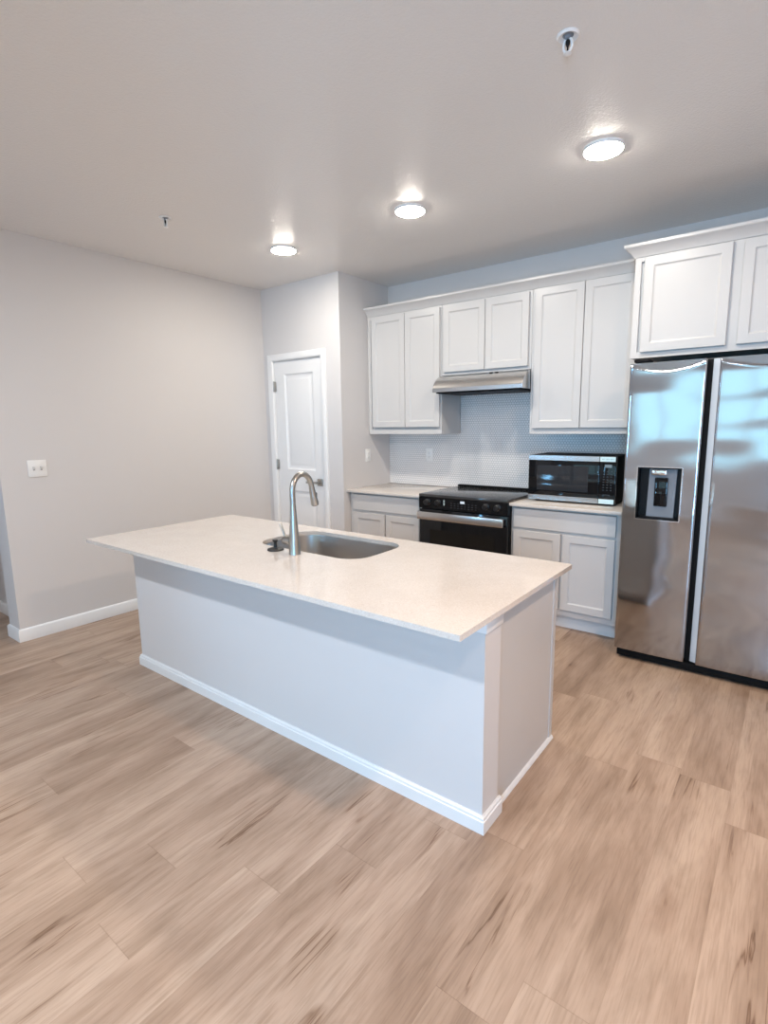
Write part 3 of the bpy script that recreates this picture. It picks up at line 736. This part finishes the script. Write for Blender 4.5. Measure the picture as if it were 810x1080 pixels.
MB().lathe([(.045, .001), (.043, .004), (.036, .002), (.030, -.006), (0, -.006)], (1.24, -2.19, IZ0-.1975), n=28, cap=False).build('drain', M['chrome'], sk)
MB().lathe([(.040, 0), (.040, .07), (.02, .09), (.02, .15)], (1.24, -2.19, IZ0-.36), n=20).build('drain_pipe', M['plastic_white'], sk)

# faucet
FXc, FYc = 1.262, -2.455
fa = thing('faucet', (FXc, FYc, ZI), 'brushed nickel pull-down faucet standing beside the sink', 'faucet')
MB().lathe([(.0285, .0), (.0285, .003), (.0275, .006), (.0262, .03), (.0225, .10), (.0178, .17), (.0150, .215), (.0142, .24)], (FXc, FYc, ZI), n=36).build('body', M['nickel'], fa)
pts, rad = [], []
A_Y = .130/2
for z in (.240, .265, .29): pts.append((FXc, FYc, ZI+z)); rad.append(.0138)
cz = ZI+.300
for i in range(1, 17):
    a = PI - (PI*.97)*i/16
    pts.append((FXc, FYc + A_Y + A_Y*math.cos(a), cz + .082*math.sin(a))); rad.append(.0138)
MB().tube(pts, rad, 24).build('spout', M['nickel'], fa)
end = Vector(pts[-1]); dirv = (Vector(pts[-1]) - Vector(pts[-2])).normalized(); dirv = (dirv + Vector((0, .07, 0))).normalized()
sp = MB(); p0 = end - dirv*.003
sp.tube([p0, p0+dirv*.012, p0+dirv*.045, p0+dirv*.085, p0+dirv*.092], [.0148, .0152, .0172, .0195, .0185], 24)
sh_ = sp.build('spray_head', M['nickel'], fa)
tag(MB().tube([p0+dirv*.092, p0+dirv*.0945], [.0150, .0145], 20).build('aerator', M['black_matte'], sh_), 'black aerator face')
bt = p0 + dirv*.045
tag(MB().box(bt.x-.006, bt.x+.006, bt.y+.013, bt.y+.023, bt.z-.020, bt.z+.016, .003).build('spray_button', M['fridge_case'], sh_), 'dark spray button')
tag(MB().lathe([(.0205, 0), (.0205, .045), (.019, .052), (.016, .056), (0, .057)], (FXc-.019, FYc, ZI+.062), (-1, 0, 0), 28).build('handle_hub', M['nickel'], fa), 'side valve hub')
MB().tube([(FXc-.064, FYc, ZI+.078), (FXc-.078, FYc, ZI+.105), (FXc-.096, FYc, ZI+.140)], [.0064, .0062, .0060], 14).build('lever', M['nickel'], fa)
# disposal stopper left on the counter
st = thing('sink_stopper', (1.120, -2.452, ZI), 'small round black sink stopper left on the counter by the faucet', 'stopper')
MB().lathe([(.0405, 0), (.0415, .003), (.039, .008), (.028, .012), (.011, .015)], (1.120, -2.452, ZI), n=32).build('disc', M['rubber'], st)
MB().lathe([(.0095, .0148), (.0080, .030), (.0085, .040), (.013, .046), (.014, .052), (.009, .055), (0, .055)], (1.120, -2.452, ZI), n=20).build('knob', M['rubber'], st)

# ------------------------------------------------------------------ plates on the walls
def wall_frame(origin, right, normal):
    r = Vector(right); n = Vector(normal); u = Vector((0, 0, 1))
    return Matrix((( r.x, n.x, u.x, origin[0]), (r.y, n.y, u.y, origin[1]), (r.z, n.z, u.z, origin[2]), (0, 0, 0, 1)))
def placed(mb, m):
    bmesh.ops.transform(mb.bm, matrix=m, verts=mb.bm.verts); bmesh.ops.recalc_face_normals(mb.bm, faces=mb.bm.faces); return mb
# local frame: x right, y out of the wall, z up
sw = thing('light_switch', (XL, -2.727, 1.181), 'double toggle light switch on the left wall', 'light switch')
m = wall_frame((XL, -2.727, 1.181), (0, 1, 0), (1, 0, 0))
placed(MB().box(-.058, .058, .0005, .0065, -.0575, .0575, .002), m).build('cover_plate', M['plastic_white'], sw)
for s in (-.023, .023):
    placed(MB().box(s-.0055, s+.0055, .0064, .0072, -.012, .012), m).build('toggle_slot', M['plastic_shadow'], sw, smooth=False)
    q = MB().prism([(.0072, -.008), (.020, .006), (.0215, .012), (.016, .012), (.0072, .004)], 'x', s-.0045, s+.0045)
    placed(q, m).build('toggle', M['plastic_white'], sw)
def outlet(origin, right, normal, label, switch=False):
    t = thing('outlet' if not switch else 'light_switch', origin, label, 'outlet' if not switch else 'light switch')
    m = wall_frame(origin, right, normal)
    placed(MB().box(-.035, .035, .0005, .006, -.0575, .0575, .002), m).build('cover_plate', M['plastic_white'], t)
    for z in (-.0195, .0195):
        q = MB(); q.box(-.0165, .0165, .0058, .0085, z-.0145, z+.0145, .002)
        o = placed(q, m).build('receptacle', M['plastic_white'], t)
        q = MB().box(-.0075, -.0055, .0083, .0088, z-.002, z+.007).box(.0055, .0075, .0083, .0088, z-.002, z+.006)
        q.lathe([(.0025, 0), (.0025, .0005)], (0, .0083, z-.008), (0, 1, 0), 10)
        tag(placed(q, m).build('slots', M['plastic_shadow'], o, smooth=False), 'dark plug slots')
    q = MB().lathe([(.003, 0), (.003, .001), (0, .0013)], (0, .0058, 0), (0, 1, 0), 10); placed(q, m).build('screw', M['plastic_white'], t)
outlet((0, -.340, 1.167), (0, 1, 0), (1, 0, 0), 'white outlet on the pantry side wall above the left counter')
outlet((.462, -.008, 1.165), (1, 0, 0), (0, -1, 0), 'white outlet set in the mosaic backsplash left of the range')

# ------------------------------------------------------------------ ceiling fittings
def ceiling_light(x, y, label, lens='lens'):
    t = thing('ceiling_light', (x, y, H), label, 'ceiling light', 'round flush ceiling lights')
    MB().lathe([(.092, -.0005), (.0918, -.011), (.0905, -.0142), (.0882, -.0154), (.0860, -.0150), (.0860, -.0005)], (x, y, H), n=48, cap=False).build('trim_ring', M['trim'], t)
    q = MB().lathe([(.0855, -.0145), (.0838, -.0178), (.074, -.0208), (.04, -.0224), (0, -.0227)], (x, y, H), n=24, cap=False)
    tag(q.build('lens', M[lens], t), 'glowing white lens')
    return t
ceiling_light(2.307, -1.385, 'round flush ceiling light nearest the refrigerator, the largest in view')
ceiling_light(1.198, -1.365, 'round flush ceiling light in the middle of the row of three')
ceiling_light(.085, -1.360, 'round flush ceiling light nearest the pantry door')
for k, x in enumerate((.085, 1.198, 2.307)):
    ceiling_light(x, -4.75, 'round flush ceiling light behind the viewer', 'room_lens')
ceiling_light(3.65, -2.90, 'added warm fill light on the ceiling beyond the right edge of the view', 'fill_lens')  # assumed lamp, added to brighten the left wall and island end
sprk = thing('fire_sprinkler', (2.427, -2.222, H), 'white ceiling fire sprinkler with round plate, near the top of the view', 'sprinkler')
def sprinkler(t, x, y):
    MB().lathe([(.037, -.0005), (.037, -.003), (.032, -.008), (.027, -.006), (.021, -.003), (.018, -.0005)], (x, y, H), n=36, cap=False).build('escutcheon', M['trim'], t)
    MB().lathe([(.0178, -.001), (.010, -.004), (.010, -.011), (.007, -.013)], (x, y, H), n=20).build('body', M['grey_plastic'], t)
    ring = [(x+.015*math.cos(a)*.95, y, H-.030+.021*math.sin(a)) for a in [2*PI*i/20 for i in range(21)]]
    MB().tube(ring[:-1]+[ring[0]], .0042, 10, cap=False).build('yoke', M['trim'], t)
    MB().lathe([(.003, -.0125), (.0075, -.016), (.0075, -.026), (.003, -.036), (.003, -.048)], (x, y, H), n=10).build('bulb', M['black'], t)
    MB().lathe([(.013, -.053), (.014, -.055), (.004, -.058)], (x, y, H), n=18).build('deflector', M['trim'], t)
sprinkler(sprk, 2.427, -2.222)
sp2 = copy_tree(sprk); sp2.location = (-.023, -2.213, H)
sp2['label'] = 'small distant ceiling fire sprinkler left of the pantry-side light'
